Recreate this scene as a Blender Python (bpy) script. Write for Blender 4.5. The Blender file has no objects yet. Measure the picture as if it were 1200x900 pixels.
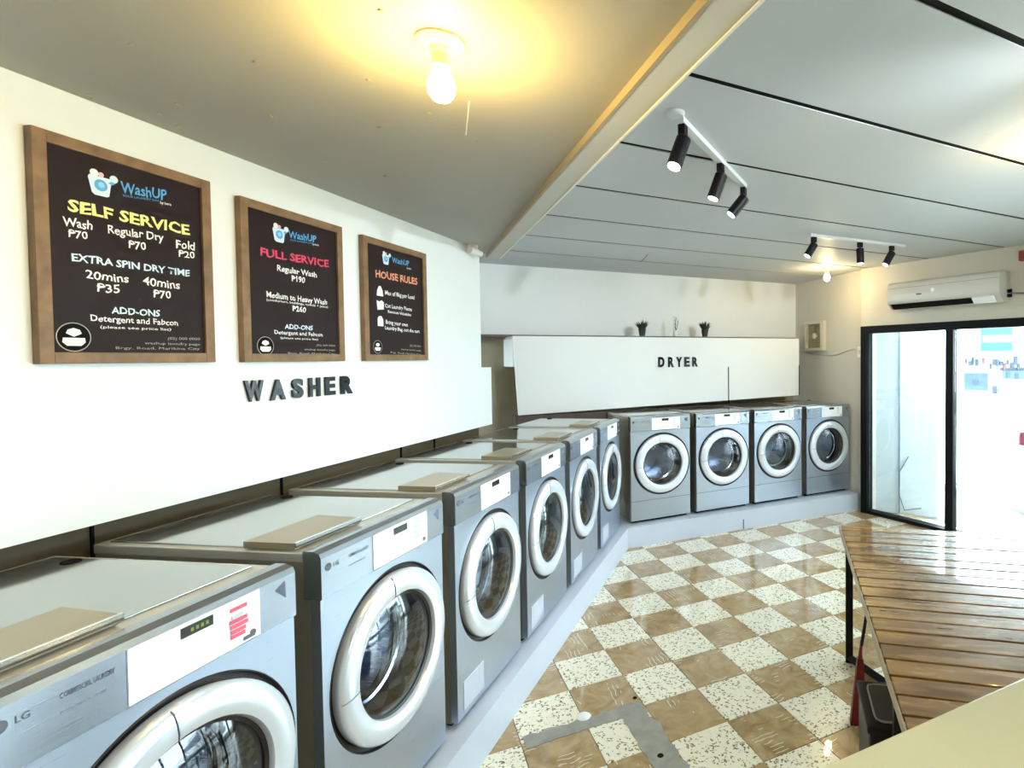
import bpy, bmesh, math, random
from mathutils import Vector, Matrix
random.seed(7)
C = bpy.context.scene.collection
S = bpy.context.scene
PI = math.pi

# ------------------------------------------------------------------ camera
F_PX, YAW, PITCH, ROLL, HC, PPX, PPY = 653.634, 0.4755, 0.0273, -0.0086, 1.7081, 803.05, 436.3
cy_, sy_ = math.cos(YAW), math.sin(YAW)
FW = Vector((sy_*math.cos(PITCH), cy_*math.cos(PITCH), -math.sin(PITCH)))
R0 = Vector((cy_, -sy_, 0)); U0 = R0.cross(FW)
RT = R0*math.cos(ROLL) + U0*math.sin(ROLL)
UP = -R0*math.sin(ROLL) + U0*math.cos(ROLL)
cam_d = bpy.data.cameras.new('camera'); cam = bpy.data.objects.new('camera', cam_d); C.objects.link(cam)
cam_d.sensor_fit = 'HORIZONTAL'; cam_d.sensor_width = 36.0; cam_d.lens = F_PX*36/1200
cam_d.shift_x = (600-PPX)/1200; cam_d.shift_y = (PPY-450)/1200
cam_d.clip_start = 0.02; cam_d.clip_end = 200
m = Matrix.Identity(4)
for i, v in enumerate((RT, UP, -FW)):
    for k in range(3): m[k][i] = v[k]
m.translation = Vector((0, 0, HC)); cam.matrix_world = m
S.camera = cam

# ------------------------------------------------------------------ world, sun, exposure
S.view_settings.view_transform = 'Standard'; S.view_settings.look = 'None'
S.view_settings.gamma = 1; S.view_settings.use_curve_mapping = False
S.view_settings.exposure = 1.15
w = bpy.data.worlds.new('world'); S.world = w; w.use_nodes = True
w.node_tree.nodes['Background'].inputs[0].default_value = (0.74, 0.91, 1.0, 1)
w.node_tree.nodes['Background'].inputs[1].default_value = 8
sd = bpy.data.lights.new('sun', 'SUN'); sd.energy = 8; sd.angle = 0.02; sd.color = (1, .97, .9)
so = bpy.data.objects.new('sun', sd); C.objects.link(so)
so.rotation_euler = Vector((-.5, -.22, .84)).to_track_quat('Z', 'Y').to_euler()

# a few pixel-to-world helpers, used to read real positions off known planes
def ray(x, y): return FW + RT*((x-PPX)/F_PX) - UP*((y-PPY)/F_PX)
def Zp(x, y, z=0.0):
    d = ray(x, y); return Vector((0, 0, HC)) + d*((z-HC)/d.z)
class Frame:                       # x along a wall (to the right seen from the room), y into the wall
    def __init__(s, o, a): s.o = Vector((o[0], o[1], 0)); s.a = a; s.d = Vector((math.cos(a), math.sin(a), 0)); s.n = Vector((-math.sin(a), math.cos(a), 0))
    def at(s, x, y, dep=0.0):      # (u, z) of a photo point on the plane at depth dep
        d = ray(x, y); p = s.o + s.n*dep; c = Vector((0, 0, HC)); t = (p-c).dot(s.n)/d.dot(s.n)
        q = c + d*t; return (q-s.o).dot(s.d), q.z
    def P(s, u, dep, z): v = s.o + s.d*u + s.n*dep; return Vector((v.x, v.y, z))
FL = Frame((1.7282, 4.6466), 0.9646)              # washer row / left wall
FD = Frame((1.8625, 4.7047), 0.0079)              # dryer row / back wall
FR = Frame((4.464, 4.504), math.atan2(-.687, .127))  # glazed shop front
KB, MH, MW, MD = 0.185, 0.983, 0.607, 0.735

# ------------------------------------------------------------------ materials
MATS = {}
def mat(name, col, rough=.5, metal=0.0, spec=.5, coat=0.0, emit=None, es=0.0, noise=0.0, nscale=8.0, bump=0.0, bscale=60.0, col2=None, coords='Object'):
    if name in MATS: return MATS[name]
    M = bpy.data.materials.new(name); M.use_nodes = True; nt = M.node_tree; b = nt.nodes['Principled BSDF']
    b.inputs['Base Color'].default_value = (*col, 1); b.inputs['Roughness'].default_value = rough
    b.inputs['Metallic'].default_value = metal; b.inputs['Specular IOR Level'].default_value = spec
    b.inputs['Coat Weight'].default_value = coat
    if emit: b.inputs['Emission Color'].default_value = (*emit, 1); b.inputs['Emission Strength'].default_value = es
    tc = nt.nodes.new('ShaderNodeTexCoord')
    if noise or col2:
        n = nt.nodes.new('ShaderNodeTexNoise'); n.inputs['Scale'].default_value = nscale; n.inputs['Detail'].default_value = 5
        nt.links.new(tc.outputs[coords], n.inputs['Vector'])
        r = nt.nodes.new('ShaderNodeValToRGB'); r.color_ramp.elements[0].position = .3; r.color_ramp.elements[1].position = .7
        c2 = col2 or tuple(c*(1-noise) for c in col)
        r.color_ramp.elements[0].color = (*c2, 1); r.color_ramp.elements[1].color = (*col, 1)
        nt.links.new(n.outputs['Fac'], r.inputs['Fac']); nt.links.new(r.outputs['Color'], b.inputs['Base Color'])
    if bump:
        n = nt.nodes.new('ShaderNodeTexNoise'); n.inputs['Scale'].default_value = bscale; n.inputs['Detail'].default_value = 3
        nt.links.new(tc.outputs[coords], n.inputs['Vector'])
        bp = nt.nodes.new('ShaderNodeBump'); bp.inputs['Strength'].default_value = bump; bp.inputs['Distance'].default_value = .004
        nt.links.new(n.outputs['Fac'], bp.inputs['Height']); nt.links.new(bp.outputs['Normal'], b.inputs['Normal'])
    MATS[name] = M; return M
def glassmat(name, tint=(1, 1, 1), refl=0.12, rough=0.0):
    M = bpy.data.materials.new(name); M.use_nodes = True; nt = M.node_tree; nt.nodes.clear()
    o = nt.nodes.new('ShaderNodeOutputMaterial'); mx = nt.nodes.new('ShaderNodeMixShader'); t = nt.nodes.new('ShaderNodeBsdfTransparent')
    g = nt.nodes.new('ShaderNodeBsdfGlossy'); g.inputs['Roughness'].default_value = rough; t.inputs['Color'].default_value = (*tint, 1)
    fr = nt.nodes.new('ShaderNodeLayerWeight'); fr.inputs['Blend'].default_value = .35
    mt = nt.nodes.new('ShaderNodeMath'); mt.operation = 'MULTIPLY_ADD'; mt.inputs[1].default_value = .75; mt.inputs[2].default_value = refl
    nt.links.new(fr.outputs['Fresnel'], mt.inputs[0]); nt.links.new(mt.outputs[0], mx.inputs[0])
    nt.links.new(t.outputs[0], mx.inputs[1]); nt.links.new(g.outputs[0], mx.inputs[2]); nt.links.new(mx.outputs[0], o.inputs[0])
    MATS[name] = M; return M
WALL = mat('white_paint', (.90, .94, .94), .45, noise=.03, nscale=1.5, bump=.04, bscale=40)
WALLC = mat('cream_paint', (.60, .57, .49), .55, noise=.05, nscale=1.3)
NICHE_SHADE = mat('brown_paint_shaded', (.13, .095, .045), .6, noise=.3, nscale=3)  # the brown paint darkened: poor light in the recess put into the colour
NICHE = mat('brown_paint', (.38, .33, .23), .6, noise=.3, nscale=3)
CEIL = mat('ceiling_paint', (.41, .395, .355), .6, noise=.05, nscale=1.2)
CEILR = mat('ceiling_panel_paint', (.56, .585, .60), .55, noise=.04, nscale=1.0)
BEAM = mat('beam_paint', (.62, .61, .56), .5, noise=.05, nscale=3)
BLACK = mat('black_gap', (.008, .008, .008), .9, spec=.1)
BLK = mat('black_metal', (.006, .006, .007), .45, spec=.2)
PLINTH = mat('plinth_paint', (.58, .64, .74), .38, noise=.04, nscale=4)
CURB2 = PLINTH
def steel(name, col, rough, aniso=True, sx=2, sy=2, sz=120):
    M = mat(name, col, rough, metal=.9)
    nt = M.node_tree; b = nt.nodes['Principled BSDF']; tc = nt.nodes.new('ShaderNodeTexCoord'); mp = nt.nodes.new('ShaderNodeMapping')
    mp.inputs['Scale'].default_value = (sx, sy, sz); n = nt.nodes.new('ShaderNodeTexNoise'); n.inputs['Scale'].default_value = 3; n.inputs['Detail'].default_value = 4
    nt.links.new(tc.outputs['Object'], mp.inputs['Vector']); nt.links.new(mp.outputs[0], n.inputs['Vector'])
    mr = nt.nodes.new('ShaderNodeMapRange'); mr.inputs['To Min'].default_value = rough*.75; mr.inputs['To Max'].default_value = rough*1.3
    nt.links.new(n.outputs['Fac'], mr.inputs['Value']); nt.links.new(mr.outputs[0], b.inputs['Roughness'])
    return M
FRONT = steel('brushed_steel_front', (.46, .52, .62), .30)
BAND = steel('control_steel', (.42, .46, .52), .24)
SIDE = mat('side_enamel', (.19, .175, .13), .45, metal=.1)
TOPM = steel('lid_steel', (.44, .455, .445), .10, sz=2)
LIDRIM = mat('lid_rim', (.56, .55, .50), .25, metal=.4)
TRAY = mat('tray_top', (.40, .345, .235), .28, metal=.3)
CHROME = mat('chrome_ring', (.84, .91, 1.0), .2, metal=.45)
CHROME2 = mat('inner_chrome', (.75, .76, .78), .10, metal=1.0)
DRUM = steel('drum_steel', (.70, .74, .82), .28)
RUBBER_SHADE = mat('rubber_and_recess_shade', (.018, .013, .014), .4)  # gasket rubber, also the painted shadow of the door recess
DOORGLASS = glassmat('door_glass', (.72, .82, .95), .07)
PANE = glassmat('window_glass', (.97, 1, 1), .03)
WPANEL = mat('control_white', (.93, .96, .97), .35)
LCD = mat('display_black', (.02, .025, .015), .15)
GREEN = mat('display_green', (.16, .2, .03), .4, emit=(.45, .6, .1), es=.08)
PINK = mat('pink_sticker', (.85, .12, .2), .5)
GRAYP = mat('grey_print', (.12, .13, .16), .4)
FOOTM = mat('foot_rubber', (.03, .03, .03), .6)
LABELW = mat('lower_cover', (.62, .68, .80), .35, metal=.3)

# ------------------------------------------------------------------ mesh helpers
def bm_new(): return bmesh.new()
def box(bm, x0, x1, y0, y1, z0, z1, bev=0.0, M=None):
    vs = [bm.verts.new((x, y, z)) for z in (z0, z1) for y in (y0, y1) for x in (x0, x1)]
    fs = [bm.faces.new([vs[i] for i in f]) for f in ((0, 2, 3, 1), (4, 5, 7, 6), (0, 1, 5, 4), (2, 6, 7, 3), (0, 4, 6, 2), (1, 3, 7, 5))]
    if bev:
        es = list({e for f in fs for e in f.edges})
        r = bmesh.ops.bevel(bm, geom=es, offset=bev, segments=2, affect='EDGES', profile=.6)
        vs = list({v for f in r['faces'] for v in f.verts} | {v for v in vs if v.is_valid})
    if M is not None:
        for v in vs: v.co = M @ v.co
    return vs
def lathe(bm, prof, n=48, axis='z', c=(0, 0, 0), cap0=False, cap1=False, a0=0.0, a1=2*PI):
    full = abs(a1-a0-2*PI) < 1e-6; N = n if full else n+1; rings = []
    for r, h in prof:
        ring = []
        for i in range(N):
            t = a0+(a1-a0)*i/n; x, y = r*math.cos(t), r*math.sin(t)
            p = {'z': (x, y, h), 'y': (x, h, y), 'x': (h, x, y)}[axis]
            ring.append(bm.verts.new((p[0]+c[0], p[1]+c[1], p[2]+c[2])))
        rings.append(ring)
    for a, b in zip(rings, rings[1:]):
        for i in range(n):
            j = (i+1) % N
            bm.faces.new((a[i], a[j], b[j], b[i]))
    if cap0: bm.faces.new(rings[0][::-1])
    if cap1: bm.faces.new(rings[-1])
    return rings
def tube(bm, pts, r, n=8, taper=None):
    pts = [Vector(p) for p in pts]; rings = []; prev = None
    for i, p in enumerate(pts):
        t = (pts[min(i+1, len(pts)-1)]-pts[max(i-1, 0)]).normalized()
        a = Vector((0, 0, 1)) if abs(t.z) < .9 else Vector((1, 0, 0))
        x = t.cross(a).normalized() if prev is None else (prev - t*prev.dot(t)).normalized()
        prev = x; y = t.cross(x); rr = r*(taper[i] if taper else 1)
        rings.append([bm.verts.new(p+x*rr*math.cos(2*PI*k/n)+y*rr*math.sin(2*PI*k/n)) for k in range(n)])
    for a, b in zip(rings, rings[1:]):
        for k in range(n): bm.faces.new((a[k], a[(k+1) % n], b[(k+1) % n], b[k]))
    bm.faces.new(rings[0][::-1]); bm.faces.new(rings[-1])
def prism(bm, poly, z0, z1):
    a = [bm.verts.new((p[0], p[1], z0)) for p in poly]; b = [bm.verts.new((p[0], p[1], z1)) for p in poly]; n = len(poly)
    bm.faces.new(a[::-1]); bm.faces.new(b)
    for i in range(n): bm.faces.new((a[i], a[(i+1) % n], b[(i+1) % n], b[i]))
def obj(name, bm, material, parent=None, smooth=False, kind=None, label=None, cat=None, group=None):
    bmesh.ops.recalc_face_normals(bm, faces=bm.faces)
    me = bpy.data.meshes.new(name); bm.to_mesh(me); bm.free()
    me.materials.append(material)
    if smooth:
        for p in me.polygons: p.use_smooth = True
        try: me.set_sharp_from_angle(angle=math.radians(38))
        except Exception: pass
    o = bpy.data.objects.new(name, me); C.objects.link(o)
    if parent is not None: o.parent = parent
    if kind: o['kind'] = kind
    if label: o['label'] = label
    if cat: o['category'] = cat
    if group: o['group'] = group
    return o
def struct(name, bm, m_, parent=None, smooth=False, label=None):
    return obj(name, bm, m_, parent, smooth, kind=None if parent else 'structure', label=label)
def thing(name, label, cat, loc=(0, 0, 0), rz=0.0, group=None):
    o = bpy.data.objects.new(name, None); C.objects.link(o); o.empty_display_size = .1
    o.location = loc; o.rotation_euler = (0, 0, rz); o['label'] = label; o['category'] = cat
    if group: o['group'] = group
    return o
def bx(name, m_, parent, *a, bev=0.0, **k):
    bm = bm_new(); box(bm, *a, bev=bev); return obj(name, bm, m_, parent, **k)
def dup(root, loc, rz, label, group=None):
    r = root.copy(); C.objects.link(r); r.location = loc; r.rotation_euler = (0, 0, rz); r['label'] = label
    if group: r['group'] = group
    for ch in list(root.children):
        c = ch.copy(); C.objects.link(c); c.parent = r
        for g in list(ch.children):
            d = g.copy(); C.objects.link(d); d.parent = c
    return r
def placed(o, fr, u=0, dep=0, z=0):
    o.location = fr.P(u, dep, z); o.rotation_euler = (0, 0, fr.a); return o
def fbox(name, m_, fr, u0, u1, d0, d1, z0, z1, bev=0, **k):   # structure box in a wall frame
    bm = bm_new(); box(bm, u0, u1, d0, d1, z0, z1, bev=bev); o = struct(name, bm, m_, **k); placed(o, fr); return o

def textmesh(s, bold=0.0, extrude=0.0, res=3, wob=0.0, seed=0):
    cu = bpy.data.curves.new('t', 'FONT'); cu.body = s; cu.size = 1; cu.offset = bold; cu.extrude = extrude; cu.resolution_u = res
    to = bpy.data.objects.new('t', cu); C.objects.link(to)
    bpy.context.view_layer.update()
    me = bpy.data.meshes.new_from_object(to.evaluated_get(bpy.context.evaluated_depsgraph_get()))
    bpy.data.objects.remove(to); bpy.data.curves.remove(cu)
    xs = [v.co.x for v in me.vertices]; ys = [v.co.y for v in me.vertices]
    x0, x1, y0 = min(xs), max(xs), min(0, min(ys))
    if wob:
        for v in me.vertices:
            x, y = v.co.x, v.co.y
            v.co.x += wob*math.sin(7*y+3*x+seed); v.co.y += wob*1.3*math.sin(5.3*x+seed*1.7)+wob*.8*math.sin(11*x+seed)
    return me, x0, x1, y0, max(ys)
def text_on(name, s, fr, parent, p0, p1, capz, dep, m_, bold=.02, extrude=.0, wob=.0, cap=.70):
    """put a line of text on a wall plane: baseline runs p0 -> p1 (photo points), capz = cap height in metres"""
    me, x0, x1, y0, y1 = textmesh(s, bold, 0, 2, wob, len(s))
    u0, z0 = fr.at(p0[0], p0[1], dep); u1, z1 = fr.at(p1[0], p1[1], dep)
    kx = (u1-u0)/(x1-x0); kz = capz/cap
    for v in me.vertices:
        x, y = v.co.x, v.co.y; t = (x-x0)/(x1-x0)
        v.co = Vector((u0+(x-x0)*kx, -0.0, z0+(z1-z0)*t+y*kz))
    me.materials.append(m_)
    o = bpy.data.objects.new(name, me); C.objects.link(o); o.parent = parent
    return o

# ------------------------------------------------------------------ room shell
S_T, OX, OY = 0.2956, 1.0422, 2.7913
ZR, ZL = 2.64, 2.485
bm = bm_new(); box(bm, -8, 6.6, -3.2, 6.4, -.25, -.008)
floor = struct('floor', bm, mat('grout', (.22, .18, .13), .7, noise=.3, nscale=20))
# tile materials
def tile_brown():
    M = mat('brown_tile', (.40, .27, .15), .22, coat=.6); nt = M.node_tree; b = nt.nodes['Principled BSDF']
    tc = nt.nodes.new('ShaderNodeTexCoord'); oi = nt.nodes.new('ShaderNodeObjectInfo')
    ad = nt.nodes.new('ShaderNodeVectorMath'); ad.operation = 'ADD'; nt.links.new(tc.outputs['Object'], ad.inputs[0])
    sc = nt.nodes.new('ShaderNodeVectorMath'); sc.operation = 'SCALE'; sc.inputs['Scale'].default_value = 1.0
    cmb = nt.nodes.new('ShaderNodeCombineXYZ'); ml = nt.nodes.new('ShaderNodeMath'); ml.operation = 'MULTIPLY'; ml.inputs[1].default_value = 40
    nt.links.new(oi.outputs['Random'], ml.inputs[0]); nt.links.new(ml.outputs[0], cmb.inputs[2]); nt.links.new(cmb.outputs[0], ad.inputs[1])
    n = nt.nodes.new('ShaderNodeTexNoise'); n.inputs['Scale'].default_value = 9; n.inputs['Distortion'].default_value = 1.6; n.inputs['Detail'].default_value = 6
    nt.links.new(ad.outputs[0], n.inputs['Vector'])
    r = nt.nodes.new('ShaderNodeValToRGB'); e = r.color_ramp.elements
    e[0].position = .28; e[0].color = (.27, .165, .065, 1); e[1].position = .72; e[1].color = (.50, .37, .19, 1)
    x = e.new(.5); x.color = (.40, .27, .12, 1)
    nt.links.new(n.outputs['Fac'], r.inputs['Fac'])
    # pale hooked flecks near the tile's edges
    wv = nt.nodes.new('ShaderNodeTexWave'); wv.inputs['Scale'].default_value = 13; wv.inputs['Distortion'].default_value = 5; wv.inputs['Detail'].default_value = 1
    nt.links.new(ad.outputs[0], wv.inputs['Vector'])
    n2 = nt.nodes.new('ShaderNodeTexNoise'); n2.inputs['Scale'].default_value = 10; n2.inputs['Detail'].default_value = 1; nt.links.new(ad.outputs[0], n2.inputs['Vector'])
    g1 = nt.nodes.new('ShaderNodeMath'); g1.operation = 'GREATER_THAN'; g1.inputs[1].default_value = .93; nt.links.new(wv.outputs['Fac'], g1.inputs[0])
    g2 = nt.nodes.new('ShaderNodeMath'); g2.operation = 'GREATER_THAN'; g2.inputs[1].default_value = .60; nt.links.new(n2.outputs['Fac'], g2.inputs[0])
    g3 = nt.nodes.new('ShaderNodeMath'); g3.operation = 'MULTIPLY'; nt.links.new(g1.outputs[0], g3.inputs[0]); nt.links.new(g2.outputs[0], g3.inputs[1])
    g4 = nt.nodes.new('ShaderNodeMath'); g4.operation = 'MULTIPLY'; g4.inputs[1].default_value = .75; nt.links.new(g3.outputs[0], g4.inputs[0])
    mx = nt.nodes.new('ShaderNodeMixRGB'); mx.inputs[2].default_value = (.85, .78, .62, 1)
    nt.links.new(g4.outputs[0], mx.inputs[0]); nt.links.new(r.outputs[0], mx.inputs[1]); nt.links.new(mx.outputs[0], b.inputs['Base Color'])
    return M
def tile_white():
    M = mat('speckled_tile', (.8, .77, .65), .22, coat=.6); nt = M.node_tree; b = nt.nodes['Principled BSDF']
    tc = nt.nodes.new('ShaderNodeTexCoord'); oi = nt.nodes.new('ShaderNodeObjectInfo')
    ad = nt.nodes.new('ShaderNodeVectorMath'); ad.operation = 'ADD'; nt.links.new(tc.outputs['Object'], ad.inputs[0])
    cmb = nt.nodes.new('ShaderNodeCombineXYZ'); ml = nt.nodes.new('ShaderNodeMath'); ml.operation = 'MULTIPLY'; ml.inputs[1].default_value = 40
    nt.links.new(oi.outputs['Random'], ml.inputs[0]); nt.links.new(ml.outputs[0], cmb.inputs[0]); nt.links.new(cmb.outputs[0], ad.inputs[1])
    ns = nt.nodes.new('ShaderNodeTexNoise'); ns.inputs['Scale'].default_value = 60; nt.links.new(ad.outputs[0], ns.inputs['Vector'])
    md = nt.nodes.new('ShaderNodeMixRGB'); md.inputs[0].default_value = .035; nt.links.new(ad.outputs[0], md.inputs[1]); nt.links.new(ns.outputs['Color'], md.inputs[2])
    v = nt.nodes.new('ShaderNodeTexVoronoi'); v.inputs['Scale'].default_value = 58; nt.links.new(md.outputs[0], v.inputs['Vector'])
    r = nt.nodes.new('ShaderNodeValToRGB'); r.color_ramp.elements[0].position = .28; r.color_ramp.elements[1].position = .40
    r.color_ramp.elements[0].color = (.22, .15, .06, 1); r.color_ramp.elements[1].color = (.88, .83, .66, 1)
    nt.links.new(v.outputs['Distance'], r.inputs['Fac'])
    n2 = nt.nodes.new('ShaderNodeTexNoise'); n2.inputs['Scale'].default_value = 22; nt.links.new(ad.outputs[0], n2.inputs['Vector'])
    gt = nt.nodes.new('ShaderNodeMapRange'); gt.inputs['From Min'].default_value = .34; gt.inputs['From Max'].default_value = .46; nt.links.new(n2.outputs['Fac'], gt.inputs['Value'])
    mx = nt.nodes.new('ShaderNodeMixRGB'); mx.inputs[1].default_value = (.88, .82, .64, 1); nt.links.new(gt.outputs[0], mx.inputs[0]); nt.links.new(r.outputs[0], mx.inputs[2])
    nt.links.new(mx.outputs[0], b.inputs['Base Color'])
    return M
TB, TW = tile_brown(), tile_white()
def tile_mesh(nm, m_):
    bm = bm_new(); h = S_T/2-.0016; box(bm, -h, h, -h, h, -.02, 0, bev=.0015)
    bmesh.ops.recalc_face_normals(bm, faces=bm.faces); me = bpy.data.meshes.new(nm); bm.to_mesh(me); bm.free(); me.materials.append(m_); return me
TMB, TMW = tile_mesh('tile', TB), tile_mesh('tile', TW)
far_b, far_w = bm_new(), bm_new()
def behind_plinth(x, y):           # under the plinths
    v = Vector((x, y, 0))-FL.o
    return v.dot(FL.n) > .35 and v.dot(FL.d) < .3
nt_ = 0
for i in range(-20, 15):
    for j in range(-10, 17):
        x, y = OX+(i+.5)*S_T, OY-(j+.5)*S_T
        v = Vector((x, y, 0))
        if behind_plinth(x, y) or (v-FL.o).dot(FL.n) > .9: continue
        if y > 4.95 or (v-FR.o).dot(FR.n) > .2 or y < -1.9: continue
        white = (i+j) % 2 == 0
        seen = y > .55 and (v-FL.o).dot(FL.n) < .1
        if seen:
            t = bpy.data.objects.new('tile', TMW if white else TMB); C.objects.link(t); t.parent = floor
            t.location = (x, y, random.uniform(-.0008, .0004)); t.rotation_euler = (random.uniform(-.002, .002), random.uniform(-.002, .002), random.choice((0, PI/2, PI, -PI/2)))
            nt_ += 1
        else:
            h = S_T/2-.0016; box(far_w if white else far_b, x-h, x+h, y-h, y+h, -.02, 0)
for b_, m_ in ((far_w, TW), (far_b, TB)):
    o = obj('floor_tiles', b_, m_, floor, kind='stuff')
# cement repair patch
def blob_strip(name, p0, p1, wd, h, m_, seed, seg=14):
    rnd = random.Random(seed); p0, p1 = Vector((*p0, 0)), Vector((*p1, 0)); d = (p1-p0); n = Vector((-d.y, d.x, 0)).normalized()
    L, R = [], []
    for k in range(seg+1):
        c = p0+d*k/seg; L.append(c+n*wd*(.5+rnd.uniform(-.12, .12))); R.append(c-n*wd*(.5+rnd.uniform(-.05, .05)))
    bm = bm_new(); prism(bm, [(p.x, p.y) for p in (L+R[::-1])], -.004, h); return obj(name, bm, m_, floor)
CEM = mat('cement', (.36, .35, .30), .5, noise=.3, nscale=14, bump=.3, bscale=60)
blob_strip('cement_patch', (OX-.066, OY-S_T*1.0+.03), (OX-.07, OY-S_T*3.6), .13, .0025, CEM, 3, 22)
blob_strip('cement_patch', (OX-S_T*1.95, OY-S_T*1.0-.0), (OX-.02, OY-S_T*1.0+.0), .085, .002, CEM, 5, 22)
q = Zp(684, 840); bm = bm_new(); lathe(bm, [(.036, 0), (.03, .006), (.012, .009)], 14, c=(q.x, q.y, 0), cap0=True, cap1=True)
obj('plaster_dab', bm, mat('plaster', (.85, .86, .86), .6), floor, True)
q = Zp(774, 886); bm = bm_new(); lathe(bm, [(.016, 0), (.012, .003)], 10, c=(q.x, q.y, 0.0015), cap0=True, cap1=True); obj('hole_disc', bm, BLACK, floor)  # black disc drawn for a small hole in the floor
q = Zp(744, 818); bm = bm_new(); lathe(bm, [(.011, 0), (.008, .003)], 10, c=(q.x, q.y, 0.0015), cap0=True, cap1=True); obj('hole_disc', bm, BLACK, floor)

# left wall: white upper panelling, brown recess wall behind the washers
bm = bm_new(); box(bm, -9, -1.035, .74, .98, 1.222, 2.75); box(bm, -1.035, -.888, .74, .98, 1.222, 1.645)
wl = struct('wall_left', bm, WALL); placed(wl, FL)
fbox('wall_left_lower', NICHE_SHADE, FL, -9, -.89, .845, 1.1, 0, 1.30)
fbox('wall_left_return', NICHE, FL, -1.3, -.95, .975, 2.3, 0, 2.75)
# thin vertical joints on the recess wall
bm = bm_new()
for x in (108, 330, 470, 509):
    u, z = FL.at(x, 620-(x-108)*.29, .84); box(bm, u-.004, u+.004, .838, .8452, 1.0, 1.24)
o = struct('trim_3', bm, BLACK); placed(o, FL)
# back wall
fbox('wall_back', WALL, FD, -3.0, 3.1, 1.065, 1.3, 1.93, 2.75)
fbox('wall_back_soffit', NICHE_SHADE, FD, -2.2, -.90, .72, 1.12, 1.920, 1.934)
fbox('wall_back_lower', NICHE, FD, -3.0, 3.1, 1.12, 1.3, 0, 1.94)
bm = bm_new()
uL = FD.at(607, 440, .625)[0]; uL2 = FD.at(601, 395, .625)[0]
# dryer fascia: slab with slightly raked left end
poly = [(uL, 1.178), (2.44, 1.237), (2.44, 1.918), (uL2, 1.918)]
f = [bm.verts.new((p[0], .625, p[1])) for p in poly]; g = [bm.verts.new((p[0], .655, p[1])) for p in poly]
bm.faces.new(f); bm.faces.new(g[::-1])
for i in range(4): bm.faces.new((f[i], g[i], g[(i+1) % 4], f[(i+1) % 4]))
box(bm, uL2, uL2+.03, .655, 1.12, 1.63, 1.918)
fascia = struct('wall_fascia', bm, WALL); placed(fascia, FD)
bm = bm_new(); box(bm, uL2-.0, 2.44, .655, 1.12, 1.895, 1.918); o = struct('trim_4', bm, mat('shelf_and_shadow_line', (.10, .08, .07), .5)); placed(o, FD)
bm = bm_new(); box(bm, -1.2, 2.44, .69, 1.065, 1.9185, 1.932); o = struct('trim_5', bm, mat('shelf_and_shadow_line', (.10, .08, .07), .5)); placed(o, FD)  # dark strip stands in for the shadow gap along the shelf top
bm = bm_new()
u, z = FD.at(853.5, 430, .625); box(bm, u-.004, u+.004, .618, .6252, 1.17, z)
u, z = FD.at(936, 425, .625); box(bm, 2.435, 2.443, .618, .6252, 1.237, 1.60)
o = struct('trim_6', bm, BLACK); placed(o, FD)
# vents and junk behind the dryers
bm = bm_new(); box(bm, -.9, 2.43, .60, .68, .7, 1.172); o = struct('trim_7', bm, mat('duct_brown', (.09, .06, .045), .5, noise=.6, nscale=5)); placed(o, FD)

# right wall with glazed shop front
FRL = 6.6
bm = bm_new(); box(bm, 0, FRL, 0, .14, 2.022, 2.75); box(bm, FRL, FRL+1.2, 0, .14, -.1, 2.75)
wr = struct('wall_right', bm, WALLC); placed(wr, FR)
FN = Frame((4.512, 4.50), math.atan2(-1.25, -.085))
bm = bm_new(); box(bm, -1.5, 0.02, 0, .14, -.1, 2.75); wrs = struct('wall_right_side', bm, WALLC); placed(wrs, FN)
bm = bm_new(); box(bm, -8, 6.6, -1.95, -1.8, -.1, 2.8); struct('wall_rear', bm, WALLC)
# shop front frame
door = bpy.data.objects.new('door_1', None); C.objects.link(door); door['kind'] = 'structure'; placed(door, FR)
def dpart(name, m_, *a, **k): return bx(name, m_, door, *a, **k)
ALU = mat('black_aluminium', (.004, .005, .006), .5, spec=.15)
dpart('frame', ALU, 0, .075, -.01, .10, 0, 2.022)
dpart('frame', ALU, .075, FRL, -.01, .10, 1.945, 2.022)
dpart('rail', ALU, .075, FRL, -.005, .095, 0, .035)
mull = [.965, 2.25, 3.3, 4.35, 5.4]
for u in mull: dpart('mullion', ALU, u-.034, u+.04, .0, .08, .035, 1.945)
ed = [.075]+[v for u in mull for v in (u-.034, u+.04)]+[FRL]
for a_, b_ in zip(ed[0::2], ed[1::2]): dpart('pane', PANE, a_, b_, .044, .050, .035, 1.945)

# ceilings
bm = bm_new(); poly = [(-6.5, -2), (.66, -2), (.66, 4.36), (-6.5, 4.36)]; prism(bm, poly, ZL, 2.76)
cl = struct('ceiling', bm, CEIL)
SCRW = mat('screw_head', (.45, .42, .34), .4, metal=.5)
for (x, y) in ((104, 110), (108, 116), (187, 132), (207, 121), (211, 123), (300, 72), (315, 134), (317, 136), (432, 93), (444, 149), (451, 206), (380, 188), (446, 12), (153, 52), (503, 132), (504, 140), (209, 148), (189, 148), (560, 165), (96, 131)):
    q = Zp(x, y, ZL); bm = bm_new(); lathe(bm, [(.0055, -.004), (.0055, .001)], 8, c=(0, 0, 0), cap0=True, cap1=True)
    o = obj('screw', bm, SCRW, cl); o.location = q
ang = .0
bm = bm_new(); q0, q1 = Zp(546, 158, ZL), Zp(550, 118, ZL); tube(bm, [q0+Vector((0, 0, .0)), q1+Vector((0, 0, .0))], .0022, 6); obj('wire', bm, mat('white_wire', (.85, .85, .8), .4), cl)
bm = bm_new(); prism(bm, [(.60, -2), (5.82, -2), (4.66, 4.5), (4.75, 6.2), (-2.5, 6.2), (-2.5, 4.36), (.60, 4.36)], ZR+.004, ZR+.12); cr = struct('ceiling_right', bm, BLACK)
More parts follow.
